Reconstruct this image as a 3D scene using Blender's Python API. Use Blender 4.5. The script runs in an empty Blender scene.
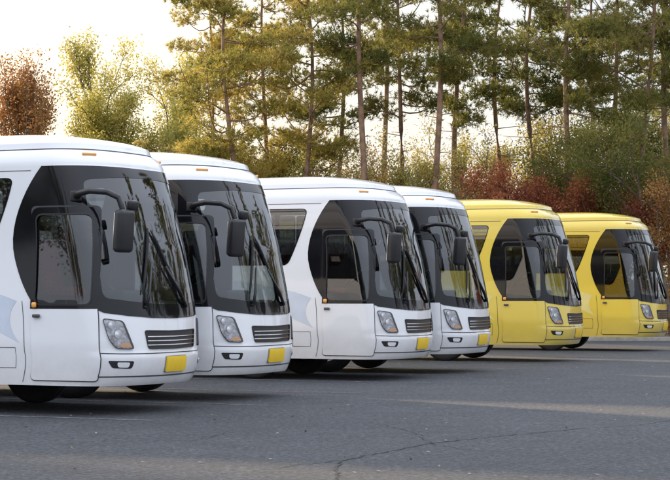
import bpy, math, random
import numpy as np
from mathutils import Vector, Matrix
from mathutils.geometry import delaunay_2d_cdt
scene = bpy.context.scene
COL = scene.collection
scene.view_settings.view_transform = 'Standard'
try: scene.view_settings.look = 'None'
except Exception: pass
scene.view_settings.exposure = 0

# ------------------------------------------------------------------ materials
def mat_base(name):
    m = bpy.data.materials.new(name); m.use_nodes = True
    nt = m.node_tree
    for n in list(nt.nodes): nt.nodes.remove(n)
    out = nt.nodes.new('ShaderNodeOutputMaterial')
    return m, nt, out
def N(nt, t, **kw):
    n = nt.nodes.new(t)
    for k, v in kw.items(): setattr(n, k, v)
    return n
def noise(nt, scale, detail=4, rough=.55, coord='Object', vec=None):
    tc = N(nt, 'ShaderNodeTexCoord')
    n = N(nt, 'ShaderNodeTexNoise'); n.inputs['Scale'].default_value = scale
    n.inputs['Detail'].default_value = detail; n.inputs['Roughness'].default_value = rough
    nt.links.new(vec if vec else tc.outputs[coord], n.inputs['Vector'])
    return n
def ramp(nt, src, stops):
    r = N(nt, 'ShaderNodeValToRGB'); e = r.color_ramp.elements
    while len(e) < len(stops): e.new(.5)
    for i, (p, c) in enumerate(stops):
        e[i].position = p; e[i].color = (c[0], c[1], c[2], 1) if not isinstance(c, (int, float)) else (c, c, c, 1)
    nt.links.new(src, r.inputs['Fac'])
    return r
def simple(name, col, rough=.5, metal=0, coat=0, var=.08, scale=3, emis=None, spec=.5):
    m, nt, out = mat_base(name)
    p = N(nt, 'ShaderNodeBsdfPrincipled')
    n = noise(nt, scale)
    a = tuple(max(0, c*(1-var)) for c in col); b = tuple(min(1, c*(1+var)) for c in col)
    r = ramp(nt, n.outputs['Fac'], [(.3, a), (.7, b)])
    nt.links.new(r.outputs['Color'], p.inputs['Base Color'])
    p.inputs['Roughness'].default_value = rough; p.inputs['Metallic'].default_value = metal
    p.inputs['Coat Weight'].default_value = coat; p.inputs['Coat Roughness'].default_value = .04
    p.inputs['Specular IOR Level'].default_value = spec
    nt.links.new(p.outputs[0], out.inputs[0])
    return m
def paint(name, col, dirt):
    m, nt, out = mat_base(name)
    p = N(nt, 'ShaderNodeBsdfPrincipled')
    tc = N(nt, 'ShaderNodeTexCoord'); sep = N(nt, 'ShaderNodeSeparateXYZ')
    nt.links.new(tc.outputs['Object'], sep.inputs[0])
    mr = N(nt, 'ShaderNodeMapRange'); mr.inputs[1].default_value = .35; mr.inputs[2].default_value = 1.0
    mr.inputs[3].default_value = .8; mr.inputs[4].default_value = 0.03
    nt.links.new(sep.outputs['Z'], mr.inputs[0])
    n = noise(nt, 5, 8, .7)
    mul = N(nt, 'ShaderNodeMath', operation='MULTIPLY'); mul.use_clamp = True
    nt.links.new(mr.outputs[0], mul.inputs[0]); nt.links.new(n.outputs['Fac'], mul.inputs[1])
    mix = N(nt, 'ShaderNodeMix', data_type='RGBA')
    nt.links.new(mul.outputs[0], mix.inputs[0])
    mix.inputs[6].default_value = (*col, 1); mix.inputs[7].default_value = (*dirt, 1)
    nt.links.new(mix.outputs[2], p.inputs['Base Color'])
    p.inputs['Roughness'].default_value = .30
    p.inputs['Coat Weight'].default_value = .9; p.inputs['Coat Roughness'].default_value = .03
    n2 = noise(nt, 1.3, 2); b = N(nt, 'ShaderNodeBump'); b.inputs['Strength'].default_value = .1; b.inputs['Distance'].default_value = .05
    nt.links.new(n2.outputs['Fac'], b.inputs['Height']); nt.links.new(b.outputs[0], p.inputs['Normal']); nt.links.new(b.outputs[0], p.inputs['Coat Normal'])
    nt.links.new(p.outputs[0], out.inputs[0])
    return m
def glass(name, tint, base=.14, k=.75, rough=.015):
    m, nt, out = mat_base(name)
    fr = N(nt, 'ShaderNodeFresnel'); fr.inputs['IOR'].default_value = 1.5
    ma = N(nt, 'ShaderNodeMath', operation='MULTIPLY_ADD'); ma.inputs[1].default_value = k; ma.inputs[2].default_value = base; ma.use_clamp = True
    nt.links.new(fr.outputs[0], ma.inputs[0])
    g = N(nt, 'ShaderNodeBsdfGlossy'); g.inputs['Roughness'].default_value = rough; g.inputs['Color'].default_value = (.95, .97, 1, 1)
    n2 = noise(nt, .8, 1); b = N(nt, 'ShaderNodeBump'); b.inputs['Strength'].default_value = .05; b.inputs['Distance'].default_value = .03
    nt.links.new(n2.outputs['Fac'], b.inputs['Height']); nt.links.new(b.outputs[0], g.inputs['Normal'])
    t = N(nt, 'ShaderNodeBsdfTransparent'); t.inputs['Color'].default_value = (*tint, 1)
    mx = N(nt, 'ShaderNodeMixShader')
    nt.links.new(ma.outputs[0], mx.inputs[0]); nt.links.new(t.outputs[0], mx.inputs[1]); nt.links.new(g.outputs[0], mx.inputs[2])
    nt.links.new(mx.outputs[0], out.inputs[0])
    return m
WHITE = paint('white_paint', (.86, .865, .88), (.45, .42, .38))
YELLOW = paint('yellow_paint', (.83, .62, .08), (.42, .33, .14))
BLUE = simple('pale_blue_decal', (.64, .70, .79), .35, coat=.5)
GOLD = simple('ochre_decal', (.84, .72, .28), .35, coat=.5)
BLACK = simple('gloss_black', (.008, .008, .010), .05, spec=.42)
LINE = simple('panel_gap', (.06, .06, .065), .8)
RUBBER = simple('rubber', (.018, .018, .019), .75, var=.3, scale=20)
PLASTIC = simple('black_plastic', (.018, .018, .02), .38, var=.2)
LINING = simple('interior_lining', (.06, .06, .065), .8)
CHASSIS = simple('chassis_grey', (.02, .02, .02), .8, var=.4)
CHROME = simple('chrome', (.80, .81, .83), .15, metal=1)
STEEL = simple('steel', (.42, .43, .45), .4, metal=1, var=.2)
DARKST = simple('dark_steel', (.10, .10, .105), .4, metal=.6, var=.2)
DASH = simple('dashboard_grey', (.11, .11, .115), .6)
SEATM = simple('seat_cloth', (.28, .06, .08), .9, var=.3, scale=30)
COVER = simple('headrest_cloth', (.80, .78, .74), .9)
AMBER = simple('amber_lens', (.95, .40, .06), .15, coat=1)
PLATE = simple('plate_yellow', (.9, .60, .03), .45)
LENS = simple('lamp_lens', (.95, .96, .98), .05, metal=.3, coat=1)
REFL = simple('lamp_reflector', (.34, .35, .38), .18, metal=.9, var=.75, scale=16)
GLASSW = glass('windshield_glass', (.50, .54, .53), .045, 1.25, .010)
GLASSS = glass('tinted_glass', (.52, .56, .55), .06, 1.1)
GLASSL = glass('clear_glass', (.95, .95, .96), .05, .8)

# ------------------------------------------------------------------ helpers
def link(o, parent=None):
    COL.objects.link(o)
    if parent is not None: o.parent = parent
    return o
def empty(name, loc, rotz=0):
    o = bpy.data.objects.new(name, None); o.location = loc; o.rotation_euler = (0, 0, rotz)
    o.empty_display_size = .5
    return link(o)
class MB:
    def __init__(s): s.v = []; s.f = []; s.m = []; s.n = []; s.mats = []
    def add(s, v, f, n, mat):
        if mat not in s.mats: s.mats.append(mat)
        mi = s.mats.index(mat); k = len(s.v)
        s.v += [tuple(p) for p in v]; s.n += [tuple(p) for p in n]
        s.f += [tuple(int(i)+k for i in q) for q in f]; s.m += [mi]*len(f)
        return s
    def mesh(s, name):
        me = bpy.data.meshes.new(name); me.from_pydata(s.v, [], s.f)
        for m in s.mats: me.materials.append(m)
        me.polygons.foreach_set('material_index', s.m)
        me.polygons.foreach_set('use_smooth', [True]*len(s.f))
        me.update()
        me.normals_split_custom_set_from_vertices(s.n)
        return me
def fastmesh(name, v, f, mats, smooth=False):
    me = bpy.data.meshes.new(name)
    v = np.asarray(v, dtype=np.float32); f = np.asarray(f, dtype=np.int32)
    me.vertices.add(len(v)); me.vertices.foreach_set('co', v.ravel())
    k = f.shape[1]; me.loops.add(f.size); me.loops.foreach_set('vertex_index', f.ravel())
    me.polygons.add(len(f)); me.polygons.foreach_set('loop_start', np.arange(0, f.size, k, dtype=np.int32))
    me.update(calc_edges=True)
    if smooth: me.polygons.foreach_set('use_smooth', [True]*len(f))
    for m in mats: me.materials.append(m)
    me.validate()
    return me
import bmesh
def rbox(name, size, loc, mat, bev=.03, rot=(0, 0, 0), parent=None, seg=3, taper=None):
    bm = bmesh.new(); bmesh.ops.create_cube(bm, size=1)
    for v in bm.verts:
        v.co = Vector((v.co.x*size[0], v.co.y*size[1], v.co.z*size[2]))
        if taper and v.co.z > 0: v.co.x *= taper; v.co.y *= taper
    if bev: bmesh.ops.bevel(bm, geom=bm.edges[:], offset=bev, segments=seg, affect='EDGES', profile=.5)
    me = bpy.data.meshes.new(name); bm.to_mesh(me); bm.free()
    me.polygons.foreach_set('use_smooth', [True]*len(me.polygons))
    me.materials.append(mat)
    M = Matrix.Translation(loc) @ Matrix.Rotation(rot[2], 4, 'Z') @ Matrix.Rotation(rot[1], 4, 'Y') @ Matrix.Rotation(rot[0], 4, 'X')
    me.transform(M)
    me.set_sharp_from_angle(angle=math.radians(50)) if hasattr(me, 'set_sharp_from_angle') else None
    o = bpy.data.objects.new(name, me)
    return link(o, parent)
def join_meshes(name, objs, parent):
    vs = []; fs = []; ms = []; mats = []
    for o in objs:
        k = len(vs); me = o.data
        vs += [v.co[:] for v in me.vertices]
        for p in me.polygons:
            fs.append([i+k for i in p.vertices]); mt = me.materials[p.material_index]
            if mt not in mats: mats.append(mt)
            ms.append(mats.index(mt))
        bpy.data.objects.remove(o)
    me = bpy.data.meshes.new(name); me.from_pydata(vs, [], fs)
    for m in mats: me.materials.append(m)
    me.polygons.foreach_set('material_index', ms)
    me.polygons.foreach_set('use_smooth', [True]*len(fs)); me.update()
    if hasattr(me, 'set_sharp_from_angle'): me.set_sharp_from_angle(angle=math.radians(40))
    return link(bpy.data.objects.new(name, me), parent)
def tube_data(pts, rad, n=10, cap=True):
    pts = [Vector(p) for p in pts]; V = []; F = []
    up = Vector((0, 0, 1))
    for i, p in enumerate(pts):
        d = (pts[min(i+1, len(pts)-1)]-pts[max(i-1, 0)]).normalized()
        a = d.cross(up)
        if a.length < .1: a = d.cross(Vector((1, 0, 0)))
        a.normalize(); b = d.cross(a)
        r = rad[i] if hasattr(rad, '__len__') else rad
        for k in range(n):
            t = 2*math.pi*k/n; V.append(p+a*(math.cos(t)*r)+b*(math.sin(t)*r))
    for i in range(len(pts)-1):
        for k in range(n):
            k2 = (k+1) % n; F.append((i*n+k, i*n+k2, (i+1)*n+k2, (i+1)*n+k))
    return V, F
def tube(name, pts, rad, mat, parent, n=10):
    V, F = tube_data(pts, rad, n); F.append(tuple(range(n-1, -1, -1))); F.append(tuple(range(len(V)-n, len(V))))
    me = bpy.data.meshes.new(name); me.from_pydata([v[:] for v in V], [], F); me.materials.append(mat)
    me.polygons.foreach_set('use_smooth', [True]*len(F)); me.update()
    return link(bpy.data.objects.new(name, me), parent)
def lathe(name, prof, mat, parent, loc, n=40, axis='y'):
    V = []; F = []
    m = len(prof)
    for k in range(n):
        t = 2*math.pi*k/n
        for (r, y) in prof: V.append((loc[0]+r*math.cos(t), loc[1]+y, loc[2]+r*math.sin(t)))
    for k in range(n):
        k2 = (k+1) % n
        for i in range(m-1): F.append((k*m+i, k*m+i+1, k2*m+i+1, k2*m+i))
    me = bpy.data.meshes.new(name); me.from_pydata(V, [], F); me.materials.append(mat)
    me.polygons.foreach_set('use_smooth', [True]*len(F)); me.update()
    if hasattr(me, 'set_sharp_from_angle'): me.set_sharp_from_angle(angle=math.radians(45))
    return link(bpy.data.objects.new(name, me), parent)

# ------------------------------------------------------------------ coach surface
W = 1.25; XT = -.22; D = .66
tt = np.linspace(0, math.pi/2, 400)
_y = W*np.sin(tt)**(2/2.9); _x = XT + D*np.cos(tt)**(2/2.15)
_s = np.concatenate([[0], np.cumsum(np.hypot(np.diff(_x), np.diff(_y)))])
L0 = float(_s[-1]); LS = 11.2; RC = .25
L1 = L0+LS; L2 = L1+math.pi/2*RC; L3 = L2+(W-RC)
ZT = 3.2
_zz = np.linspace(.2, 3.5, 331)
_ln = np.interp(_zz, [.3, .42, .6, .76, .80, 1.25, 1.6, 2.2, 2.8, 3.1, 3.3, 3.5], [-.16, -.06, 0, .015, -.01, -.03, -.08, -.20, -.36, -.46, -.54, -.62])
_ln = np.convolve(np.pad(_ln, 4, mode='edge'), np.ones(9)/9, mode='valid')
def surf(a, z):
    a = np.asarray(a, float); z = np.asarray(z, float); s = np.abs(a); sg = np.where(a < 0, -1., 1.)
    x = np.interp(s, _s, _x); y = np.interp(s, _s, _y)
    x = np.where(s > L0, XT-(s-L0), x); y = np.where(s > L0, W, y)
    th = (s-L1)/RC
    rc = s > L1
    x = np.where(rc, XT-LS-RC*np.sin(np.clip(th, 0, math.pi/2)), x)
    y = np.where(rc, W-RC+RC*np.cos(np.clip(th, 0, math.pi/2)), y)
    y = np.where(s > L2, W-RC-(s-L2), y)
    u = np.clip((s-L0)/2.4, 0, 1); wg = 1-u*u*(3-2*u)
    x = x+np.interp(z, _zz, _ln)*wg
    tum = np.interp(z, [.3, .9, 1.5, 3.2, 3.5], [.975, 1, 1, .965, .958])
    return np.stack(np.broadcast_arrays(x, y*sg*tum, z), -1)
def snorm(a, z):
    a = np.asarray(a, float); z = np.asarray(z, float)
    e = .012
    du = surf(a+e, z)-surf(a-e, z); dz = surf(a, z+e)-surf(a, z-e)
    n = np.cross(du, dz); n /= np.maximum(np.linalg.norm(n, axis=-1, keepdims=True), 1e-9)
    return n
def pt(a, z, off=0):
    a = np.array([a], float); z = np.array([z], float)
    return Vector((surf(a, z)+snorm(a, z)*off)[0])
def A(x, z):
    lo, hi = 0., L1
    for _ in range(40):
        m = (lo+hi)/2
        if surf(-m, z)[0] > x: lo = m
        else: hi = m
    return -(lo+hi)/2
def AY(y):
    return math.copysign(float(np.interp(abs(y), _y, _s)), y)
def SX(poly): return [(A(x, z), z) for x, z in poly]
def mir(p): return [(-a, z) for a, z in p]
def inpoly(P, poly):
    x, y = P[:, 0], P[:, 1]; r = np.zeros(len(P), bool); n = len(poly)
    for i in range(n):
        x1, y1 = poly[i]; x2, y2 = poly[(i+1) % n]
        if y1 == y2: continue
        c = ((y1 > y) != (y2 > y)) & (x < (x2-x1)*(y-y1)/(y2-y1)+x1)
        r ^= c
    return r
def rnd(poly, r, k=5):
    out = []; n = len(poly)
    for i in range(n):
        p0, p1, p2 = Vector(poly[i-1]), Vector(poly[i]), Vector(poly[(i+1) % n])
        rr = r[i] if hasattr(r, '__len__') else r
        l1 = (p0-p1).length; l2 = (p2-p1).length; q = min(rr, l1*.49, l2*.49)
        if q < 1e-4: out.append(tuple(p1)); continue
        s = p1+(p0-p1)/l1*q; e = p1+(p2-p1)/l2*q
        for j in range(k+1):
            t = j/k; out.append(tuple(s*(1-t)**2+p1*2*t*(1-t)+e*t*t))
    return out
def subdiv(poly, step):
    out = []; n = len(poly)
    for i in range(n):
        p, q = Vector(poly[i]), Vector(poly[(i+1) % n]); k = max(1, math.ceil((q-p).length/step))
        out += [tuple(p.lerp(q, j/k)) for j in range(k)]
    return out
_ga = [i*.06 for i in range(int((L0+.3)/.06))]+list(np.arange(L0+.3, L1, .22))+list(np.arange(L1, L2+.05, .06))+list(np.arange(L2+.1, L3, .25))
GA = np.array(sorted([-v for v in _ga if v > 0]+_ga))
def patch(mb, poly, mat, off=0., holes=(), rim=0., zs=.09, flip=False):
    amin = min(p[0] for p in poly); amax = max(p[0] for p in poly); zmin = min(p[1] for p in poly); zmax = max(p[1] for p in poly)
    loops = [subdiv(poly, .06)]+[subdiv(h, .06) for h in holes]
    co = []; ed = []
    for lp in loops:
        k = len(co); n = len(lp); co += [Vector(p) for p in lp]; ed += [(k+i, k+(i+1) % n) for i in range(n)]
    ga = GA[(GA > amin) & (GA < amax)]; gz = np.arange(zmin+zs*.5, zmax, zs)
    if zmin < .7 and zs < .2: gz = np.unique(np.concatenate([gz[(gz < .72) | (gz > .85)], [.73, .755, .78, .805, .83]])); gz = gz[(gz > zmin+.005) & (gz < zmax-.005)]
    if len(ga) and len(gz):
        G = np.array([(a, z) for a in ga for z in gz])
        G = G[inpoly(G, poly)]
        B = np.array([tuple(c) for c in co])
        keep = np.array([np.min(np.abs(B-g).sum(1)) > .02 for g in G]) if len(G) else np.zeros(0, bool)
        co += [Vector(g) for g in G[keep]] if len(G) else []
    r = delaunay_2d_cdt(co, ed, [], 0, 1e-5)
    V2 = np.array([tuple(v) for v in r[0]]); F = [f for f in r[2]]
    C = np.array([V2[list(f)].mean(0) for f in F]); ok = inpoly(C, poly)
    for h in holes: ok &= ~inpoly(C, h)
    F = [f for f, k in zip(F, ok) if k]
    nr = snorm(V2[:, 0], V2[:, 1]); P = surf(V2[:, 0], V2[:, 1])+nr*off
    FF = []
    for f in F:
        a, b, c = P[f[0]], P[f[1]], P[f[2]]
        d = np.dot(np.cross(b-a, c-a), nr[f[0]])
        if (d < 0) != flip: f = f[::-1]
        FF.append(tuple(f))
    mb.add(P, FF, -nr if flip else nr, mat)
    if rim:
        for li, lp in enumerate(loops):
            L = np.array(lp); n = len(L); nn = snorm(L[:, 0], L[:, 1]); s0 = surf(L[:, 0], L[:, 1])
            T = s0+nn*off; Bm = s0+nn*(off-rim); area = sum(L[i-1, 0]*L[i, 1]-L[i, 0]*L[i-1, 1] for i in range(n))
            sgn = 1 if area > 0 else -1
            if li: sgn = -sgn
            tg = (np.roll(T, -1, 0)-np.roll(T, 1, 0)); rn = np.cross(tg, nn)*sgn; rn /= np.maximum(np.linalg.norm(rn, axis=1, keepdims=True), 1e-9)
            fs = []
            for i in range(n):
                j = (i+1) % n
                q = (i, j, n+j, n+i)
                vv = [T[i], T[j], Bm[j]]
                if np.dot(np.cross(vv[1]-vv[0], vv[2]-vv[0]), rn[i]) < 0: q = q[::-1]
                fs.append(q)
            mb.add(np.concatenate([T, Bm]), fs, np.concatenate([rn, rn]), mat)
    return mb
def roofpt(a, rho, z0=0.):
    p = surf(np.asarray(a, float), np.full(np.shape(a), ZT)); x, y = p[..., 0], p[..., 1]
    xf = -2.4
    x = np.where(x > xf, xf+(x-xf)*rho, x); x = np.where(x < -9.5, -9.5+(x+9.5)*rho, x)
    st = min(1, max(0, (.925-rho)/.018)); st = st*st*(3-2*st)
    z = ZT+.31*math.sqrt(max(0, 1-rho**7))+.10*(1-rho*rho)+.075*st
    return np.stack([x, y*rho, np.full(np.shape(x), z)], -1)
def strip(pts, w):
    P = [Vector(p) for p in pts]; L = []; R = []
    for i, p in enumerate(P):
        d = (P[min(i+1, len(P)-1)]-P[max(i-1, 0)]).normalized(); n = Vector((-d.y, d.x))*w/2
        L.append(tuple(p+n)); R.append(tuple(p-n))
    return L+R[::-1]
aw = AY(1.165)
WS = rnd([(-aw+.03, 1.50), (-aw*.5, 1.43), (0, 1.41), (aw*.5, 1.43), (aw-.03, 1.50), (aw-.05, 3.01), (aw*.5, 3.06), (0, 3.07), (-aw*.5, 3.06), (-aw+.05, 3.01)], [.10, .3, .3, .3, .10, .12, .3, .3, .3, .12])
DW = SX(rnd([(-.885, 1.42), (-.885, 2.56), (-.15, 2.56), (-.09, 1.42)], .09))
def bez(p0, p1, p2, p3, k=10):
    return [tuple(Vector(p0)*(1-t)**3+Vector(p1)*3*t*(1-t)**2+Vector(p2)*3*t*t*(1-t)+Vector(p3)*t**3) for t in [j/k for j in range(k+1)]]
sidecurve = bez((-.84, ZT-.005), (-1.10, 2.9), (-1.34, 2.4), (-1.22, 2.02))[:-1]+bez((-1.22, 2.02), (-1.14, 1.72), (-1.0, 1.50), (-.93, 1.43))
frontlow = [(A(-.04, 1.36), 1.36), (-AY(1.15), 1.31), (-AY(.9), 1.27), (-AY(.5), 1.24), (0, 1.23)]
half = SX(sidecurve)+frontlow
BP = half+mir(half[:-1])[::-1]
wins = []
fw = rnd([(-1.66, 2.06), (-1.27, 3.04), (-2.95, 3.04), (-2.95, 2.06)], [.12, .12, .05, .05])
wins.append(fw)
for i in range(5):
    x0 = -3.03-i*1.62
    wins.append(rnd([(x0, 2.06), (x0, 3.04), (x0-1.54, 3.04), (x0-1.54, 2.06)], .06))
WINS = [SX(w) for w in wins]
def circ(x, r, k=28): return [(x+r*math.cos(2*math.pi*i/k), .50+r*math.sin(2*math.pi*i/k)) for i in range(k)]
WXF, WXR = -2.35, -8.5
ARCH = [SX(circ(WXF, .60)), SX(circ(WXR, .60))]
def build_coach():
    root = empty('coach', (0, 0, 0))
    def mk(name, mb, parent=root):
        return link(bpy.data.objects.new(name, mb.mesh(name)), parent)
    mb = MB()
    wall = [(-L3, .38)]+[(a, .38) for a in np.linspace(-L3, L3, 60)[1:-1]]+[(L3, .38), (L3, ZT), (-L3, ZT)]
    holes = [WS, DW, mir(DW)]+WINS+[mir(w) for w in WINS]+ARCH+[mir(w) for w in ARCH]
    patch(mb, wall, WHITE, 0, holes)
    patch(mb, wall, LINING, -.04, holes, flip=True, zs=.3)
    aa = np.unique(np.concatenate([GA, [-L3, L3]]))
    rh = np.unique(np.concatenate([1-np.linspace(0, 1, 16)**2*.25, [.926, .921, .916, .911, .906, .90], np.linspace(.75, 0.0005, 14)[1:]]))[::-1]
    G = np.stack([roofpt(aa, float(r)) for r in rh]); nr_, na = len(rh), len(aa)
    V = G.reshape(-1, 3)
    F = [(i*na+j, i*na+j+1, (i+1)*na+j+1, (i+1)*na+j) for i in range(nr_-1) for j in range(na-1)]
    gu = np.gradient(G, axis=1); gr = np.gradient(G, axis=0); nn = np.cross(gu, gr); nn /= np.maximum(np.linalg.norm(nn, axis=-1, keepdims=True), 1e-9)
    nn[-1] = (0, 0, 1); nn[-2] = (0, 0, 1)
    nn[0] = snorm(aa, np.full(len(aa), ZT)); nn[0, :, 2] += .05
    fl = nn[..., 2] < -.05; nn[fl] *= -1
    mb.add(V, F, nn.reshape(-1, 3), WHITE)
    mk('body', mb)
    mb = MB(); g0 = roofpt(aa, .9300); g1 = roofpt(aa, .9225); up = np.array([0, 0, .005])
    vv = np.concatenate([g0+up, g1+up]); k = len(aa)
    mb.add(vv, [(j, j+1, k+j+1, k+j) for j in range(k-1)], np.tile([0, 0, 1.], (2*k, 1)), LINE); mk('roof_seam', mb)
    for s in (1, -1):
        mb = MB()
        p = SX(bez((-1.18, 1.46), (-1.7, 1.66), (-2.6, 1.80), (-4.6, 1.98))+bez((-4.6, 1.55), (-2.8, 1.45), (-1.9, 1.30), (-1.13, .92))[:-1]+bez((-1.13, .92), (-1.34, 1.12), (-1.32, 1.32), (-1.18, 1.46))[:-1])
        if s < 0: p = mir(p)
        patch(mb, p, BLUE, .003)
        mk('side_decal', mb)
    mb = MB()
    for s in (1, -1):
        for ln in ([(-1.10, .42), (-1.10, 1.46)], [(-1.66, .45), (-1.66, .9)], [(-1.55, .60), (-1.2, .60), (-1.2, .86), (-1.55, .86), (-1.55, .60)],
                   [(-3.4, .42), (-3.4, 1.25)], [(-4.7, .42), (-4.7, 1.25)], [(-6, .42), (-6, 1.25)], [(-7.3, .42), (-7.3, 1.25)],
                   [(-11, 3.14), (-1.0, 3.14)]):
            p = SX(strip(ln, .009)); patch(mb, p if s > 0 else mir(p), LINE, .0045)
    fl = [(-AY(1.2), .80), (-AY(1.0), .79), (-AY(.6), .785), (0, .785), (AY(.6), .785), (AY(1.0), .79), (AY(1.2), .80)]
    patch(mb, strip(fl, .012), LINE, .003)
    fl = [(-AY(1.23), .50), (-AY(1.0), .50), (0, .49), (AY(1.0), .50), (AY(1.23), .50)]
    patch(mb, strip(fl, .018), LINE, .003)
    mk('panel_seam', mb)
    mb = MB(); patch(mb, BP, BLACK, .008, [WS, DW, mir(DW)], rim=.008)
    mk('window_surround', mb)
    mb = MB(); patch(mb, WS, GLASSW, .002)
    ws = mk('windshield', mb)
    for k, w in enumerate(WINS):
        for s in (1, -1):
            q = w if s > 0 else mir(w)
            mb = MB(); patch(mb, q, GLASSS, -.010); wo = mk('side_window', mb)
            mb = MB(); c = Vector((sum(p[0] for p in q)/len(q), sum(p[1] for p in q)/len(q)))
            outer = [tuple(Vector(p)+(Vector(p)-c).normalized()*.03) for p in q]
            patch(mb, outer, BLACK, .006, [q], rim=.006); mk('frame', mb, wo)
    mb = MB(); patch(mb, mir(DW), GLASSS, -.010); mk('side_window', mb)
    dl = SX(rnd([(-.965, .45), (-.965, 1.36), (-.012, 1.36), (-.01, .45)], [.06, .0, .0, .06]))
    du = SX(rnd([(-.965, 1.361), (-.965, 2.66), (-.09, 2.66), (-.012, 1.361)], [0, .12, .12, 0]))
    mb = MB()
    big = SX(rnd([(-.977, .437), (-.977, 2.68), (-.08, 2.68), (.0, 1.42), (.0, .437)], .07))
    patch(mb, big, LINE, .009, [DW])
    patch(mb, dl, WHITE, .020, rim=.012); patch(mb, du, BLACK, .022, [DW], rim=.03)
    dr = mk('door', mb)
    mb = MB(); patch(mb, DW, GLASSS, .004); mk('door_window', mb, dr)
    mb = MB()
    cc = Vector((sum(p[0] for p in DW)/len(DW), sum(p[1] for p in DW)/len(DW)))
    outer = [tuple(Vector(p)+(Vector(p)-cc).normalized()*.022) for p in DW]
    patch(mb, outer, PLASTIC, .030, [DW], rim=.02); mk('window_seal', mb, dr)
    h = pt(A(-.86, 1.27), 1.27, .045)
    rbox('door_handle', (.11, .03, .045), h, DARKST, .012, parent=dr); rbox('marker_light', (.07, .034, .07), h+Vector((-.03, -.004, .14)), AMBER, .02, parent=dr)
    for s in (1, -1):
        hp = rnd([(-AY(1.17), 1.245), (-AY(.98), 1.21), (-AY(.845), .845), (-AY(1.06), .855), (-AY(1.125), .96)], [.05, .05, .05, .04, .10])
        am = rnd([(-AY(1.00), .925), (-AY(.905), .925), (-AY(.875), .872), (-AY(1.035), .880)], .012)
        if s < 0: hp = mir(hp); am = mir(am)
        mb = MB(); patch(mb, hp, REFL, .006)
        hl = mk('headlight', mb)
        mb = MB(); patch(mb, am, AMBER, .016, rim=.01); mk('indicator', mb, hl)
        for (yy, z, r) in ((1.095, 1.155, .060), (1.035, 1.035, .064)):
            p = pt(-s*AY(yy), z, .0); nv = Vector(snorm(np.array([-s*AY(yy)]), np.array([z]))[0])
            nv = (nv+Vector((.6, 0, 0))).normalized()
            bm = bmesh.new(); bmesh.ops.create_uvsphere(bm, u_segments=20, v_segments=12, radius=r)
            M = Matrix.Translation(p+nv*.004) @ nv.to_track_quat('Z', 'Y').to_matrix().to_4x4() @ Matrix.Diagonal((1, 1, .35, 1))
            bm.transform(M)
            me = bpy.data.meshes.new('lamp'); bm.to_mesh(me); bm.free(); me.materials.append(LENS)
            me.polygons.foreach_set('use_smooth', [True]*len(me.polygons)); link(bpy.data.objects.new('lamp', me), hl)
        cc = Vector((sum(p[0] for p in hp)/len(hp), sum(p[1] for p in hp)/len(hp)))
        mb = MB(); inner = [tuple(cc+(Vector(p)-cc)*.95) for p in hp]
        patch(mb, hp, PLASTIC, .026, [inner], rim=.026); mk('bezel', mb, hl)
        mb = MB(); patch(mb, [tuple(cc+(Vector(p)-cc)*.96) for p in hp], GLASSL, .032); mk('lens', mb, hl)
        fg = rnd([(-AY(1.15), .705), (-AY(.86), .695), (-AY(.89), .60), (-AY(1.11), .61)], .03)
        if s < 0: fg = mir(fg)
        mb = MB(); patch(mb, fg, PLASTIC, .004, rim=.004)
        fi = rnd([(-AY(1.07), .685), (-AY(.92), .68), (-AY(.94), .615), (-AY(1.06), .62)], .03)
        if s < 0: fi = mir(fi)
        patch(mb, fi, LENS, .014, rim=.010); mk('fog_light', mb)
    gp = rnd([(-AY(.66), 1.085), (0, 1.07), (AY(.66), 1.085), (AY(.60), .84), (0, .83), (-AY(.60), .84)], [.04, .2, .04, .05, .2, .05])
    cg = Vector((0, .958)); gi = [(p[0]*.975, cg.y+(p[1]-cg.y)*.9) for p in gp]
    mb = MB(); patch(mb, gp, PLASTIC, .016, [gi], rim=.016); patch(mb, gp, PLASTIC, .003)
    g = mk('grille', mb)
    mb = MB()
    for z in (.888, .942, .996): patch(mb, [(-.62, z), (0, z-.006), (.62, z), (.62, z+.011), (0, z+.005), (-.62, z+.011)], CHROME, .020, rim=.018)
    mk('slat', mb, g)
    mb = MB(); pp = rnd([(-.24, .735), (.28, .735), (.28, .545), (-.24, .545)], .02)
    patch(mb, pp, PLATE, .03, rim=.02); lp = mk('licence_plate', mb)
    mb = MB(); po = rnd([(-.25, .745), (.29, .745), (.29, .535), (-.25, .535)], .02); patch(mb, po, STEEL, .012, rim=.01); mk('frame', mb, lp)
    for (pa, ta, tz, b0, bz0, b1, bz1) in ((-.62, -.42, 1.92, -.66, 1.54, -.30, 2.40), (.36, -.06, 1.90, .26, 1.50, -.24, 2.38)):
        p0 = pt(pa, 1.38, .03); p1 = pt((pa*2+ta)/3, 1.56, .05); p2 = pt(ta, tz, .045)
        wp = tube('wiper', [p0, p1, p2], [.026, .019, .013], PLASTIC, root, 8)
        q = [pt(b0+(b1-b0)*k/8, bz0+(bz1-bz0)*k/8, .022) for k in range(9)]
        tube('blade', q, [.008]+[.018]*7+[.008], RUBBER, wp, 6)
        rbox('pivot', (.05, .05, .04), pt(pa, 1.38, .02), PLASTIC, .015, parent=wp)
    y0 = -1.215
    arm = tube('mirror', [(-.30, y0, 2.80), (-.22, y0-.09, 2.83), (-.02, y0-.15, 2.85), (.22, y0-.13, 2.83), (.36, y0-.09, 2.76), (.40, y0-.07, 2.62), (.40, y0-.07, 2.52)],
               [.055, .045, .038, .038, .038, .034, .03], PLASTIC, root, 12)
    rbox('housing', (.15, .27, .54), (.42, y0-.06, 2.34), PLASTIC, .055, (0, math.radians(4), math.radians(-14)), arm, 4)
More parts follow.
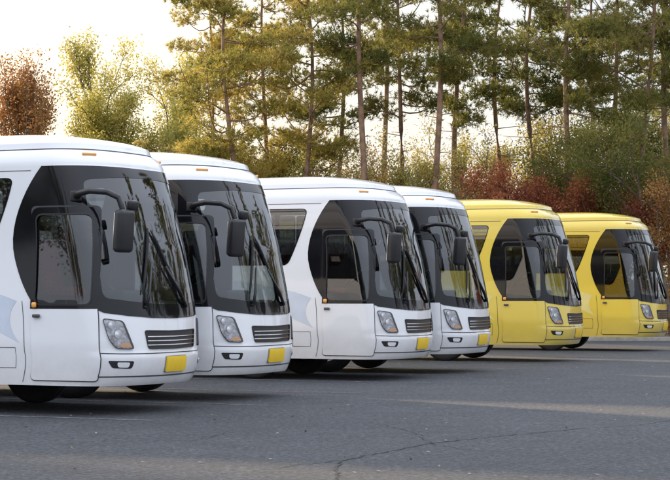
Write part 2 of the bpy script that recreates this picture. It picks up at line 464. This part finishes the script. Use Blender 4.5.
    rbox('mirror_glass', (.012, .21, .46), (.342, y0-.04, 2.34), CHROME, .004, (0, math.radians(4), math.radians(-14)), arm)
    rbox('bracket', (.16, .05, .14), (-.32, y0+.0, 2.80), PLASTIC, .02, (0, 0, 0), arm)
    rbox('convex_mirror', (.09, .17, .13), (.46, y0+.09, 2.67), PLASTIC, .035, (0, math.radians(8), math.radians(-10)), arm)
    for yy in (-.98, .98):
        a = AY(yy); P = roofpt(np.array([a]), .968)[0]; q = roofpt(np.array([a+.05]), .968)[0]-roofpt(np.array([a-.05]), .968)[0]
        rbox('clearance_light', (.20, .04, .035), Vector(P)+Vector((.0, 0, .006)), AMBER, .012, (0, 0, math.atan2(q[1], q[0])), root)
    rbox('air_conditioner', (3.0, 1.7, .2), (-5.2, 0, 3.72), WHITE, .08, parent=root, taper=.93)
    fl1 = rbox('x', (11.2, 2.3, .06), (-5.85, 0, 1.06), LINING, .01); c1 = rbox('x', (10.8, 1.5, .58), (-5.9, 0, .72), CHASSIS, .03)
    c2 = rbox('x', (1.35, 2.2, .6), (-.98, 0, .74), CHASSIS, .03); c3 = rbox('x', (3.8, 2.36, .5), (-5.2, 0, .70), CHASSIS, .03); c4 = rbox('x', (1.8, 2.36, .5), (-10.4, 0, .70), CHASSIS, .03)
    c5 = rbox('x', (8.7, 2.3, .04), (-7.3, 0, 1.42), LINING, .01)
    ax1 = rbox('x', (.14, 1.9, .14), (WXF, 0, .5), CHASSIS, .03); ax2 = rbox('x', (.3, 1.9, .22), (WXR, 0, .5), CHASSIS, .03)
    join_meshes('chassis', [fl1, c1, c2, c3, c4, c5, ax1, ax2], root)
    d1 = rbox('x', (.42, 2.1, .30), (-.24, 0, 1.30), DASH, .07); d2 = rbox('x', (.44, .8, .2), (-.62, .55, 1.50), DASH, .06)
    join_meshes('dashboard', [d1, d2], root)
    Rm = Matrix.Translation((-1.02, .50, 1.84)) @ Matrix.Rotation(math.radians(-40), 4, 'Y')
    ring = [Rm @ Vector((.25*math.cos(t), .25*math.sin(t), 0)) for t in np.linspace(0, 2*math.pi, 25)]
    sw = tube('steering_wheel', ring, .022, PLASTIC, root, 8)
    tube('column', [Rm @ Vector((0, 0, 0)), (-.66, .50, 1.45)], .035, PLASTIC, sw, 8)
    tube('spoke', [Rm @ Vector((-.22, 0, 0)), Rm @ Vector((0, 0, 0)), Rm @ Vector((.22, 0, 0))], .018, PLASTIC, sw, 6)
    seats = [(-1.65, .50, 1.16)]+[(x, y, 1.44) for x in (-2.8, -3.7, -4.6, -5.5) for y in (-.92, -.46, .46, .92)]
    for i, (x, y, z) in enumerate(seats):
        a = rbox('x', (.46, .42, .14), (x+.1, y, z+.42), SEATM, .05, (0, 0, 0), None, 2); b = rbox('x', (.13, .43, .72), (x-.16, y, z+.78), SEATM, .05, (0, math.radians(-12), 0), None, 2)
        c = rbox('x', (.12, .34, .2), (x-.25, y, z+1.16), COVER, .04, (0, math.radians(-12), 0), None, 2); d = rbox('x', (.3, .3, .36), (x+.06, y, z+.18), DASH, .02, (0, 0, 0), None, 1)
        join_meshes('seat', [a, b, c, d], root)
    tp = [(.26, -.12), (.30, -.15), (.44, -.15), (.485, -.13), (.50, -.10), (.50, -.02), (.492, -.018), (.492, .018), (.50, .02), (.50, .10), (.485, .13), (.44, .15), (.30, .15), (.26, .12)]
    for x in (WXF, WXR):
        for s in (-1, 1):
            w = bpy.data.objects.new('wheel', None); w.location = (x, s*1.06, .50); link(w, root); w.empty_display_size = .3
            lathe('tyre', tp, RUBBER, w, (0, 0, 0), 48)
            r = lathe('rim', [(.27, .12*s), (.285, .15*s), (.26, .13*s), (.22, .06*s), (.12, .03*s), (.10, .10*s), (.0, .11*s)], STEEL, w, (0, 0, 0), 40)
    return root
coach = build_coach()
ymesh = {}
def copy_coach(src, yellow):
    def rec(o, par):
        kids = list(o.children)
        n = o.copy()
        if yellow and o.data is not None:
            if o.data.name not in ymesh:
                d = o.data
                if any(m in (WHITE, BLUE) for m in d.materials):
                    d = o.data.copy()
                    for i, m in enumerate(d.materials):
                        if m == WHITE: d.materials[i] = YELLOW
                        if m == BLUE: d.materials[i] = GOLD
                ymesh[o.data.name] = d
            n.data = ymesh[o.data.name]
        COL.objects.link(n)
        if par is not None: n.parent = par
        for c in kids: rec(c, n)
        return n
    return rec(src, None)
ux, uy = .394, .919
labels = ["white motor coach with black wraparound glass and closed door",
          "white motor coach parked tight beside the first white coach",
          "white motor coach with wide gap beside its closed front door",
          "white motor coach parked tight beside another white coach",
          "yellow motor coach with black wraparound glass beside a white one",
          "yellow motor coach parked at the end of the row"]
CORN = [(-3.02, 24.0), (-1.78, 27.15), (.66, 33.3), (1.98, 36.1), (4.62, 42.0), (7.85, 49.3)]
RDEG = [-24.0, -23.0, -23.4, -22.6, -21.6, -21.6]
roots = [coach]+[copy_coach(coach, i >= 4) for i in range(1, 6)]
for i, r in enumerate(roots):
    th = math.radians(RDEG[i])
    r.location = (CORN[i][0]-math.sin(th)*1.25, CORN[i][1]+math.cos(th)*1.25, 0)
    r.rotation_euler = (0, 0, th)
    r["label"] = labels[i]; r["category"] = "bus"; r["group"] = "coaches parked side by side in a row"

# ------------------------------------------------------------------ ground
def asphalt():
    m, nt, out = mat_base('asphalt'); p = N(nt, 'ShaderNodeBsdfPrincipled')
    n1 = noise(nt, .25, 6, .6); n2 = noise(nt, 15, 9, .92); n3 = noise(nt, 1.6, 8, .75)
    r1 = ramp(nt, n1.outputs['Fac'], [(.3, (.060, .065, .075)), (.7, (.083, .087, .096))])
    r2 = ramp(nt, n2.outputs['Fac'], [(.40, .25), (.5, .85), (.62, 3.0)])
    r3 = ramp(nt, n3.outputs['Fac'], [(.3, .72), (.7, 1.22)])
    m1 = N(nt, 'ShaderNodeMix', data_type='RGBA', blend_type='MULTIPLY'); m1.inputs[0].default_value = 1
    m2 = N(nt, 'ShaderNodeMix', data_type='RGBA', blend_type='MULTIPLY'); m2.inputs[0].default_value = 1
    nt.links.new(r1.outputs[0], m1.inputs[6]); nt.links.new(r2.outputs[0], m1.inputs[7])
    nt.links.new(m1.outputs[2], m2.inputs[6]); nt.links.new(r3.outputs[0], m2.inputs[7])
    nt.links.new(m2.outputs[2], p.inputs['Base Color']); p.inputs['Roughness'].default_value = .75
    b = N(nt, 'ShaderNodeBump'); b.inputs['Strength'].default_value = 1.0; b.inputs['Distance'].default_value = .03
    nt.links.new(n2.outputs['Fac'], b.inputs['Height']); nt.links.new(b.outputs[0], p.inputs['Normal'])
    nt.links.new(p.outputs[0], out.inputs[0]); return m
def plane(name, x0, x1, y0, y1, z, mat):
    me = bpy.data.meshes.new(name); me.from_pydata([(x0, y0, z), (x1, y0, z), (x1, y1, z), (x0, y1, z)], [], [(0, 1, 2, 3)]); me.materials.append(mat)
    o = link(bpy.data.objects.new(name, me)); o["kind"] = "structure"; return o
plane('ground', -1500, 1500, -1500, 2500, 0, asphalt())
GRASS = simple('dry_grass', (.09, .09, .04), .95, var=.5, scale=1.5)
plane('grass', -300, 300, 60, 400, .004, GRASS)
KERB = simple('kerb_concrete', (.33, .32, .30), .85, var=.2, scale=6)
k = rbox('kerb', (600, .18, .26), (0, 59.9, 0), KERB, .02); k["kind"] = "structure"
rng = np.random.default_rng(5)
CR = simple('crack_dark', (.016, .016, .017), .95)
def crack(pts, w):
    P = [pts[0]]
    for a, b in zip(pts[:-1], pts[1:]):
        n = max(2, int(math.dist(a, b)/.10))
        for i in range(1, n+1):
            t = i/n; P.append((a[0]+(b[0]-a[0])*t+rng.normal(0, .022), a[1]+(b[1]-a[1])*t+rng.normal(0, .03)))
    V = []; F = []
    for i, p in enumerate(P):
        q = P[min(i+1, len(P)-1)]; o = P[max(i-1, 0)]; d = Vector((q[0]-o[0], q[1]-o[1])).normalized(); ww = w*rng.uniform(.3, 1.2)
        V += [(p[0]-d.y*ww, p[1]+d.x*ww, .004), (p[0]+d.y*ww, p[1]-d.x*ww, .004)]
    F = [(2*i, 2*i+1, 2*i+3, 2*i+2) for i in range(len(P)-1)]
    return V, F
def G(px, py):
    Z = 1.6*1900/(py-290); return ((px-335)/1900*Z, Z)
allV = []; allF = []
for pts, w in (([G(338, 479), G(336, 468), G(345, 460), G(372, 454), G(430, 443), G(500, 436), G(585, 428)], .013), ([G(345, 460), G(300, 464), G(262, 470)], .007), ([G(430, 443), G(462, 449), G(500, 452)], .006), ([G(585, 428), G(640, 425), G(668, 420)], .007),
               ([G(430, 443), G(415, 432), G(380, 424)], .006), ([G(60, 445), G(120, 438), G(190, 441), G(230, 432)], .006)):
    V, F = crack(pts, w); kk = len(allV); allV += V; allF += [tuple(i+kk for i in f) for f in F]
me = bpy.data.meshes.new('ground_crack'); me.from_pydata(allV, [], allF); me.materials.append(CR)
o = link(bpy.data.objects.new('ground_crack', me)); o["kind"] = "structure"
def worn():
    m, nt, out = mat_base('worn_line'); p = N(nt, 'ShaderNodeBsdfPrincipled'); p.inputs['Roughness'].default_value = .8
    n = noise(nt, 9, 8, .75); r = ramp(nt, n.outputs['Fac'], [(.45, (.075, .077, .082)), (.66, (.30, .30, .29))]); nt.links.new(r.outputs[0], p.inputs['Base Color']); nt.links.new(p.outputs[0], out.inputs[0]); return m
WORN = worn()
V = []; F = []
for t in (-.35, 2.95, 6.3, 9.7, 12.8, 16, 19.1, 23.0, 27.0, 30.3):
    bx, by = -3.02+ux*t, 24.05+uy*t
    hw = .055; k0 = len(V)
    for (f, w) in ((1.0, -hw), (1.0, hw), (-12, hw), (-12, -hw)):
        V.append((bx+uy*f+ux*w, by-ux*f+uy*w, .004))
    F.append((k0, k0+1, k0+2, k0+3))
me = bpy.data.meshes.new('parking_line'); me.from_pydata(V, [], F); me.materials.append(WORN)
o = link(bpy.data.objects.new('parking_line', me)); o["kind"] = "structure"

# ------------------------------------------------------------------ trees
def leafmat(name, stops, trans=.45, patchscale=.5):
    m, nt, out = mat_base(name)
    g = N(nt, 'ShaderNodeNewGeometry'); n = noise(nt, patchscale, 3, .6)
    oi = N(nt, 'ShaderNodeObjectInfo')
    a = N(nt, 'ShaderNodeMath', operation='MULTIPLY'); a.inputs[1].default_value = .45; nt.links.new(g.outputs['Random Per Island'], a.inputs[0])
    b = N(nt, 'ShaderNodeMath', operation='MULTIPLY_ADD'); b.inputs[1].default_value = 1.4; b.inputs[2].default_value = -.42; nt.links.new(n.outputs['Fac'], b.inputs[0])
    c = N(nt, 'ShaderNodeMath', operation='ADD'); nt.links.new(a.outputs[0], c.inputs[0]); nt.links.new(b.outputs[0], c.inputs[1])
    r0 = N(nt, 'ShaderNodeMath', operation='MULTIPLY_ADD'); r0.inputs[1].default_value = .2; nt.links.new(oi.outputs['Random'], r0.inputs[0]); nt.links.new(c.outputs[0], r0.inputs[2])
    r = ramp(nt, r0.outputs[0], stops)
    d = N(nt, 'ShaderNodeBsdfDiffuse'); t = N(nt, 'ShaderNodeBsdfTranslucent'); mx = N(nt, 'ShaderNodeMixShader'); mx.inputs[0].default_value = trans
    nt.links.new(r.outputs[0], d.inputs[0]); nt.links.new(r.outputs[0], t.inputs[0])
    nt.links.new(d.outputs[0], mx.inputs[1]); nt.links.new(t.outputs[0], mx.inputs[2]); nt.links.new(mx.outputs[0], out.inputs[0])
    return m
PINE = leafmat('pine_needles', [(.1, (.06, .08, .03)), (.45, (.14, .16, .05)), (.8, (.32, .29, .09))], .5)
PINE_SUNLIT = leafmat('pine_needles_sun_tint', [(.1, (.10, .12, .035)), (.45, (.27, .26, .065)), (.8, (.60, .47, .14))], .5)  # golden sun glow and haze painted into the needle colour
RED = leafmat('red_leaves', [(.1, (.10, .03, .025)), (.5, (.26, .075, .055)), (.85, (.44, .19, .09))])
BROWN = leafmat('russet_leaves', [(.1, (.14, .065, .03)), (.5, (.33, .16, .07)), (.85, (.52, .31, .11))])
OLIVE = leafmat('olive_leaves', [(.1, (.13, .13, .035)), (.5, (.30, .28, .08)), (.85, (.50, .42, .15))], .5)
GOLDL = leafmat('golden_leaves', [(.1, (.19, .20, .05)), (.5, (.42, .40, .11)), (.85, (.70, .60, .20))], .5)
GREEN = leafmat('green_leaves', [(.1, (.045, .065, .02)), (.5, (.10, .12, .035)), (.85, (.22, .21, .07))])
BARK = simple('pine_bark', (.24, .15, .10), .9, var=.5, scale=4)
BARK2 = simple('grey_bark', (.14, .11, .085), .9, var=.4, scale=5)
def tubes_join(tubes, name, mat):
    V = []; F = []
    for pts, rad, n in tubes:
        v, f = tube_data(pts, rad, n); k = len(V); V += [tuple(p) for p in v]; F += [tuple(i+k for i in q) for q in f]
    return fastmesh(name, V, F, [mat], True)
def needles(centers, dirs, rng, per, ln, wd, spread):
    n = len(centers); C = np.repeat(centers, per, 0); Dv = np.repeat(dirs, per, 0)+rng.normal(0, spread, (n*per, 3)); Dv /= np.linalg.norm(Dv, axis=1, keepdims=True)
    L = rng.uniform(.6, 1.2, (n*per, 1))*ln; S = np.cross(Dv, rng.normal(0, 1, (n*per, 3))); S /= np.linalg.norm(S, axis=1, keepdims=True); S *= wd*.5
    B = C+rng.normal(0, .02, C.shape)
    V = np.stack([B-S, B+S, B+Dv*L+S*.25], 1).reshape(-1, 3); F = np.arange(len(V)).reshape(-1, 3)
    return V, F
def make_pine(seed, H, cb, spread=1., mat=PINE, dens=1.):
    rng = np.random.default_rng(seed)
    ph = rng.uniform(0, 6, 2); amp = rng.uniform(.3, .8)
    def tr(z): return np.array([amp*math.sin(z*.33+ph[0])*z/H, amp*math.sin(z*.27+ph[1])*z/H, z])
    r0 = .0145*H*.5+.02
    tubes = [([tr(z) for z in np.linspace(0, H*.98, 18)], [r0*(1-.82*(i/17)) for i in range(18)], 9)]
    cs = []; ds = []
    nb = int(24*dens*(H-cb)/8)
    for i in range(nb):
        t = (i+rng.uniform(-.6, 1.2))/nb; t = min(max(t, 0), 1); z = cb+(H-cb)*t*.97; az = rng.uniform(0, 2*math.pi)
        L = (2.6*(1-t)**.6+.35)*rng.uniform(.35, 1.2)*(.5+.5*min(1, t*5))*spread; el = math.radians(rng.uniform(-14, 32)+22*t)
        o = tr(z); d = np.array([math.cos(az)*math.cos(el), math.sin(az)*math.cos(el), math.sin(el)])
        side = np.array([-math.sin(az), math.cos(az), 0]); wob = rng.normal(0, .12)*L; wz = rng.normal(0, .07)*L
        def bp(u): return o+d*L*u+np.array([0, 0, -.25*L*u*(1-u)+.08*L*u*u+wz*math.sin(u*5)])+side*wob*math.sin(u*3.5)
        tubes.append(([bp(u) for u in np.linspace(0, 1, 7)], [.034*(1-t*.5)*(1-.8*u)+.004 for u in np.linspace(0, 1, 7)], 5))
        npad = rng.integers(3, 6)
        for k in range(npad):
            u = rng.uniform(.3, 1.0); b = bp(u); s = rng.uniform(-1, 1)*L*.32*(1.15-u*.5)
            c = b+side*s+np.array([0, 0, rng.uniform(-.14, .30)])
            tubes.append(([b-d*.2, (b+c)/2+np.array([0, 0, .03]), c], [.014, .009, .004], 4))
            R = rng.uniform(.20, .50)*(1-.3*t)
            m = int(34*(R/.4)**2)+6
            q = rng.normal(0, 1, (m, 3))*np.array([R, R, R*.45])*.75; cs.append(c+q)
            dd = q/np.linalg.norm(q, axis=1, keepdims=True)*.5+np.array([0, 0, .55])+d*.35; ds.append(dd)
    for i in range(10):
        z = rng.uniform(cb*.35, cb); az = rng.uniform(0, 6.28); L = rng.uniform(.3, 1.3); o = tr(z)
        tubes.append(([o, o+np.array([math.cos(az)*L, math.sin(az)*L, .1*L])], [.020, .005], 4))
    V, F = needles(np.concatenate(cs), np.concatenate(ds), rng, 10, .19, .032, .8)
    return tubes_join(tubes, 'pine_trunk', BARK), fastmesh('pine_crown', V, F, [mat])
def make_broad(seed, H, cb, wid, mat, leaf=.13, dens=1., rad=2.2):
    rng = np.random.default_rng(seed); tubes = []; tips = []
    def grow(o, d, L, r, lev):
        n = 5; pts = [o]; p = o.copy(); dd = d.copy()
        for i in range(n):
            dd = dd+rng.normal(0, .13, 3)+np.array([0, 0, .05]); dd /= np.linalg.norm(dd); p = p+dd*L/n; pts.append(p.copy())
        tubes.append((pts, [r*(1-.55*i/n) for i in range(n+1)], 7 if lev == 0 else 4))
        if lev >= 2: tips.extend(pts[1:])
        if lev >= 4: return
        k = 5 if lev == 0 else 3
        for i in range(k):
            f = rng.uniform(.45, 1) if lev else rng.uniform(.35, 1); b = pts[min(n, max(1, int(round(f*n))))]
            az = rng.uniform(0, 6.28); e = rng.uniform(.35, 1.0)
            nd = dd*e+np.array([math.cos(az)*wid, math.sin(az)*wid, .25])*.8; nd /= np.linalg.norm(nd)
            grow(b, nd, L*rng.uniform(.5, .72), r*.5, lev+1)
    grow(np.zeros(3), np.array([0, 0, 1.]), H*.45, .014*H+.02, 0)
    tips = np.array(tips)
    s = H/tips[:, 2].max(); sxy = rad/np.percentile(np.hypot(tips[:, 0], tips[:, 1]), 92); S3 = np.array([sxy, sxy, s])
    tubes = [([q*S3 for q in p], r, n) for p, r, n in tubes]; tips = tips*S3
    tips = tips[tips[:, 2] > cb]
    n = int(26*dens)
    C = np.repeat(tips, n, 0)+rng.normal(0, .2, (len(tips)*n, 3)); C = C[C[:, 2] > cb*.8]
    m = len(C); a = rng.normal(0, 1, (m, 3)); a /= np.linalg.norm(a, axis=1, keepdims=True); b = np.cross(a, rng.normal(0, 1, (m, 3))); b /= np.linalg.norm(b, axis=1, keepdims=True)
    l = rng.uniform(.6, 1.2, (m, 1))*leaf
    V = np.stack([C-a*l*.5, C+b*l*.3, C+a*l*.6, C-b*l*.3], 1).reshape(-1, 3); F = np.arange(4*m).reshape(-1, 4)
    return tubes_join(tubes, 'tree_trunk', BARK2), fastmesh('tree_crown', V, F, [mat])
PV = [make_pine(11, 17, 7.6), make_pine(12, 18, 9.2, .95), make_pine(13, 15, 5.6, 1.15, PINE_SUNLIT, 1.15), make_pine(14, 17, 8.0, 1.05), make_pine(15, 16, 6.4, 1.1, PINE), make_pine(16, 15.5, 5.4, 1.1, PINE_SUNLIT, 1.15)]
BV = {'red': make_broad(21, 5.8, 1.0, 1.0, RED, .10, .5, 2.3), 'red2': make_broad(22, 6.4, 1.2, 1.1, RED, .10, .4, 2.5), 'brown': make_broad(23, 7.0, 1.5, .9, BROWN, .095, .42, 2.2), 'olive': make_broad(24, 8.6, 2, .9, OLIVE, .10, .34, 2.3),
      'green': make_broad(25, 7.4, .8, 1.1, GREEN, .10, .6, 2.6), 'gold': make_broad(26, 11.8, 2.5, .7, GOLDL, .12, .6, 2.5), 'rust': make_broad(27, 11.3, 3, .55, BROWN, .12, .5, 1.6)}
trnd = random.Random(3)
def place(kind, data, x, y, s, label, cat, group):
    e = empty(kind, (x, y, 0), trnd.uniform(0, 6.28)); e.scale = (s, s, s*trnd.uniform(.94, 1.08))
    for nm, d in (('trunk', data[0]), ('crown', data[1])):
        link(bpy.data.objects.new(nm, d), e)
    e["label"] = label; e["category"] = cat; e["group"] = group
    return e
PX = lambda px, d: (px-335)/1900*d
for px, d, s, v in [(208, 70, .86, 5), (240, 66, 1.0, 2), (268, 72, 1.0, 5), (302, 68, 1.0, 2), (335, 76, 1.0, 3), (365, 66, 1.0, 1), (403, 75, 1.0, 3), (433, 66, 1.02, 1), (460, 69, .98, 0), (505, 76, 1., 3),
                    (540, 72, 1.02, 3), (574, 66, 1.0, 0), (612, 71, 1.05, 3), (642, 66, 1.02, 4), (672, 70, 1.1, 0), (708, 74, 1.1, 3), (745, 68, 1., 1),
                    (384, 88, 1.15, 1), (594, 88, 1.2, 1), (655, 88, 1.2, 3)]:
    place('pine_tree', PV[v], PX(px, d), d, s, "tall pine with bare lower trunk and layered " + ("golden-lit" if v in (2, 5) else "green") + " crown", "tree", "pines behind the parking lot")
for px, d, s, v in [(275, 74, .95, 'green'), (306, 70, .85, 'brown'), (345, 70, .85, 'olive'), (390, 68, .8, 'olive'), (420, 70, .8, 'brown'), (450, 66, .8, 'olive'), (478, 63, .9, 'red'), (508, 64, .95, 'red2'), (540, 63, .85, 'red'),
                    (562, 67, .9, 'brown'), (588, 62, .88, 'red2'), (614, 64, .95, 'green'), (634, 60, .8, 'red'), (655, 61, .9, 'green'), (672, 60, .78, 'brown'), (705, 64, 1, 'green'), (245, 72, .85, 'brown'), (212, 76, .8, 'green'),
                    (232, 80, 1.0, 'olive'), (300, 82, 1.05, 'olive'), (330, 84, 1.0, 'green'), (358, 80, 1.0, 'brown'), (415, 82, 1.05, 'olive'), (445, 80, .95, 'green'), (470, 84, 1.1, 'olive'),
                    (525, 80, 1.15, 'olive'), (575, 76, 1.1, 'olive'), (600, 78, 1.1, 'green'), (625, 78, 1.15, 'brown'), (664, 76, 1.2, 'olive'), (700, 78, 1.2, 'green')]:
    nm = {'red': 'dark red autumn foliage', 'red2': 'dark red autumn foliage', 'brown': 'russet autumn foliage', 'olive': 'thin yellow-green foliage', 'green': 'dense dark green foliage'}[v]
    place('broadleaf_tree', BV[v], PX(px, d), d, s, "small broadleaf tree with "+nm+" under the pines", "tree", "small trees under the pines")
for px, d, s, v in [(22, 82, 1.02, 'rust'), (118, 86, 1.10, 'gold'), (156, 82, 1.0, 'gold'), (92, 84, .92, 'gold')]:
    place('broadleaf_tree', BV[v], PX(px, d), d, s, "tall slender tree with "+("orange-brown" if v == 'rust' else "yellow-green")+" autumn leaves", "tree", "slender autumn trees")
for x, y, s, v in [(22, 38, 1.0, 0), (27, 45, 1.1, 4), (25, 52, 1.05, 1), (31, 57, 1.1, 4), (31, 66, 1.1, 0), (38, 70, 1.1, 3), (44, 62, 1.1, 1), (36, 80, 1.1, 4), (26, 33, 1.0, 4), (44, 86, 1.1, 0), (31, 40, 1.1, 3),
                   (-34, 8, .8, 4), (-38, -4, .85, 3), (-33, -14, .8, 4), (-42, 2, .85, 0), (-40, -22, .85, 3), (-34, 16, .8, 4),
                   (-20, 43, .62, 4), (-24, 46, .66, 3), (-29, 43, .85, 4), (-31, 47, .9, 0), (-38, 44, .85, 4), (-26, 50, .8, 4), (-43, 48, .9, 3), (-34, 43, .85, 4), (-36, 48, .9, 4)]:  # this left row is added out of frame, sized to shade the foreground
    place('pine_tree', PV[v], x, y, s, "tall pine with layered dark green crown off frame beside the lot", "tree", "pines around the parking lot")
for x, y, s, v in [(24, 43, 1.3, 'green'), (27, 57, 1.4, 'green'), (31, 51, 1.4, 'brown'), (34, 63, 1.4, 'green'), (34, 74, 1.4, 'red2'), (22, 35, 1.2, 'green'), (28, 49, 1.4, 'green'), (-30, 10, 1.1, 'green'), (-31, 2, 1.1, 'brown'), (-33, -8, 1.1, 'green'), (-37, -16, 1.1, 'green'), (-29, 15, 1.1, 'green'),
                   (-28, 6, 1.0, 'green'), (-34, -3, 1.2, 'green'), (-19, 41, 1.1, 'green'), (-23, 42, 1.2, 'green'), (-27, 45, 1.35, 'brown'), (-31, 42, 1.5, 'green'), (-36, 44, 1.5, 'green'), (-40, 42, 1.4, 'green'), (-25, 44, 1.25, 'green'), (-33, 43, 1.45, 'green')]:  # the far-left row ending this list is added unseen to shade the asphalt
    place('broadleaf_tree', BV[v], x, y, s, "broadleaf tree with dense foliage off frame beside the lot", "tree", "broadleaf trees around the parking lot")
rng = np.random.default_rng(77)
def undergrowth(name, x0, x1, y0, y1, hmax, n, mat, leaf):
    X = rng.uniform(x0, x1, n)
    hx = hmax*(.55+.25*np.sin(X*.7)+.2*np.sin(X*1.9+1)+.15*np.sin(X*4.3))
    Y = rng.uniform(y0, y1, n); Z = rng.uniform(0, 1, n)**.8*hx
    C = np.stack([X, Y, Z], 1)+rng.normal(0, .15, (n, 3)); C[:, 2] = np.abs(C[:, 2])
    a = rng.normal(0, 1, (n, 3)); a /= np.linalg.norm(a, axis=1, keepdims=True); b = np.cross(a, rng.normal(0, 1, (n, 3))); b /= np.linalg.norm(b, axis=1, keepdims=True)
    l = rng.uniform(.5, 1.2, (n, 1))*leaf
    V = np.stack([C-a*l*.5, C+b*l*.3, C+a*l*.6, C-b*l*.3], 1).reshape(-1, 3)
    o = link(bpy.data.objects.new(name, fastmesh(name, V, np.arange(4*n).reshape(-1, 4), [mat]))); o["kind"] = "stuff"; o["label"] = "dense leafy undergrowth along the edge of the wood"; o["category"] = "undergrowth"
undergrowth('undergrowth', -30, 60, 90, 94, 6.6, 100000, GREEN, .26)
undergrowth('undergrowth', -30, 35, 62, 64, 2.6, 30000, BROWN, .2)
n = 700; P = np.stack([rng.uniform(-6, 14, n), rng.uniform(14, 48, n), np.full(n, .012)], 1)
a = rng.normal(0, 1, (n, 3)); a[:, 2] *= .2; a /= np.linalg.norm(a, axis=1, keepdims=True); b = np.cross(a, [0, 0, 1.]); l = rng.uniform(.012, .032, (n, 1))
V = np.stack([P-a*l, P+b*l*.6, P+a*l, P-b*l*.6], 1).reshape(-1, 3)
LEAFD = simple('fallen_leaf', (.30, .25, .18), .9, var=.5, scale=2)
o = link(bpy.data.objects.new('fallen_leaves', fastmesh('fallen_leaves', V, np.arange(4*n).reshape(-1, 4), [LEAFD]))); o["kind"] = "stuff"; o["label"] = "dry fallen leaves scattered over the asphalt"; o["category"] = "leaves"

# ------------------------------------------------------------------ light
EL = math.radians(15); sx, sy = -.68, .733
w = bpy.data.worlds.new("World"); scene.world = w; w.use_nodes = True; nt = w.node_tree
for n in list(nt.nodes): nt.nodes.remove(n)
out = nt.nodes.new('ShaderNodeOutputWorld'); bg = nt.nodes.new('ShaderNodeBackground'); sky = nt.nodes.new('ShaderNodeTexSky')
sky.sky_type = 'NISHITA'; sky.sun_disc = False; sky.sun_elevation = EL; sky.sun_rotation = math.atan2(sx, sy)
sky.air_density = 1.0; sky.dust_density = 3.0; sky.ozone_density = 1.0
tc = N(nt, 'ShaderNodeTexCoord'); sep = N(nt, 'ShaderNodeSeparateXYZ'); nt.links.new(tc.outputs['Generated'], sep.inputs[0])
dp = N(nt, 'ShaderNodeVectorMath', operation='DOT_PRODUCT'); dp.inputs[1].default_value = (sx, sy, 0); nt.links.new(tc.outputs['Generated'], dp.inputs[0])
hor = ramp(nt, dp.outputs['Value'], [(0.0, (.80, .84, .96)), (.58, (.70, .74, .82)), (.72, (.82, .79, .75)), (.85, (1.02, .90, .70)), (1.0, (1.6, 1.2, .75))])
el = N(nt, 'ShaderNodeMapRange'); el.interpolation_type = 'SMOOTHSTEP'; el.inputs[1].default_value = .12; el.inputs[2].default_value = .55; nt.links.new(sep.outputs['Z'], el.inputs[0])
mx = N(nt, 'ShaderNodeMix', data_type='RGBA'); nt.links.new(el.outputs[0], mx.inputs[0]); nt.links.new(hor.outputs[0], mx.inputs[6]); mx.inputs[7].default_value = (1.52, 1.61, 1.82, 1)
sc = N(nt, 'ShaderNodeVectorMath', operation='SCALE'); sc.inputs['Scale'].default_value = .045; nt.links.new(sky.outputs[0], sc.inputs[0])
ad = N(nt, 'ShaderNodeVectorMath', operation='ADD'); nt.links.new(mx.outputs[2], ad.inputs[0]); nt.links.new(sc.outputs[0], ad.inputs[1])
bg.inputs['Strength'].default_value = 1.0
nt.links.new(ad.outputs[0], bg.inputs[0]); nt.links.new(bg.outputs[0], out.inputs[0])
sd = bpy.data.lights.new('sun', 'SUN'); sd.energy = 8.0; sd.angle = math.radians(2.5); sd.color = (1, .76, .48)
so = bpy.data.objects.new('sun', sd); COL.objects.link(so)
dirv = Vector((sx*math.cos(EL), sy*math.cos(EL), math.sin(EL)))
so.rotation_euler = dirv.to_track_quat('Z', 'Y').to_euler(); so.location = dirv*50

cam = bpy.data.cameras.new('camera'); cam.lens = 1900/670*36; cam.sensor_width = 36; cam.clip_end = 5000; cam.clip_start = .1
co = bpy.data.objects.new('camera', cam); COL.objects.link(co); co.location = (0, 0, 1.60); co.rotation_euler = (math.radians(90+1.51), 0, 0)
scene.camera = co
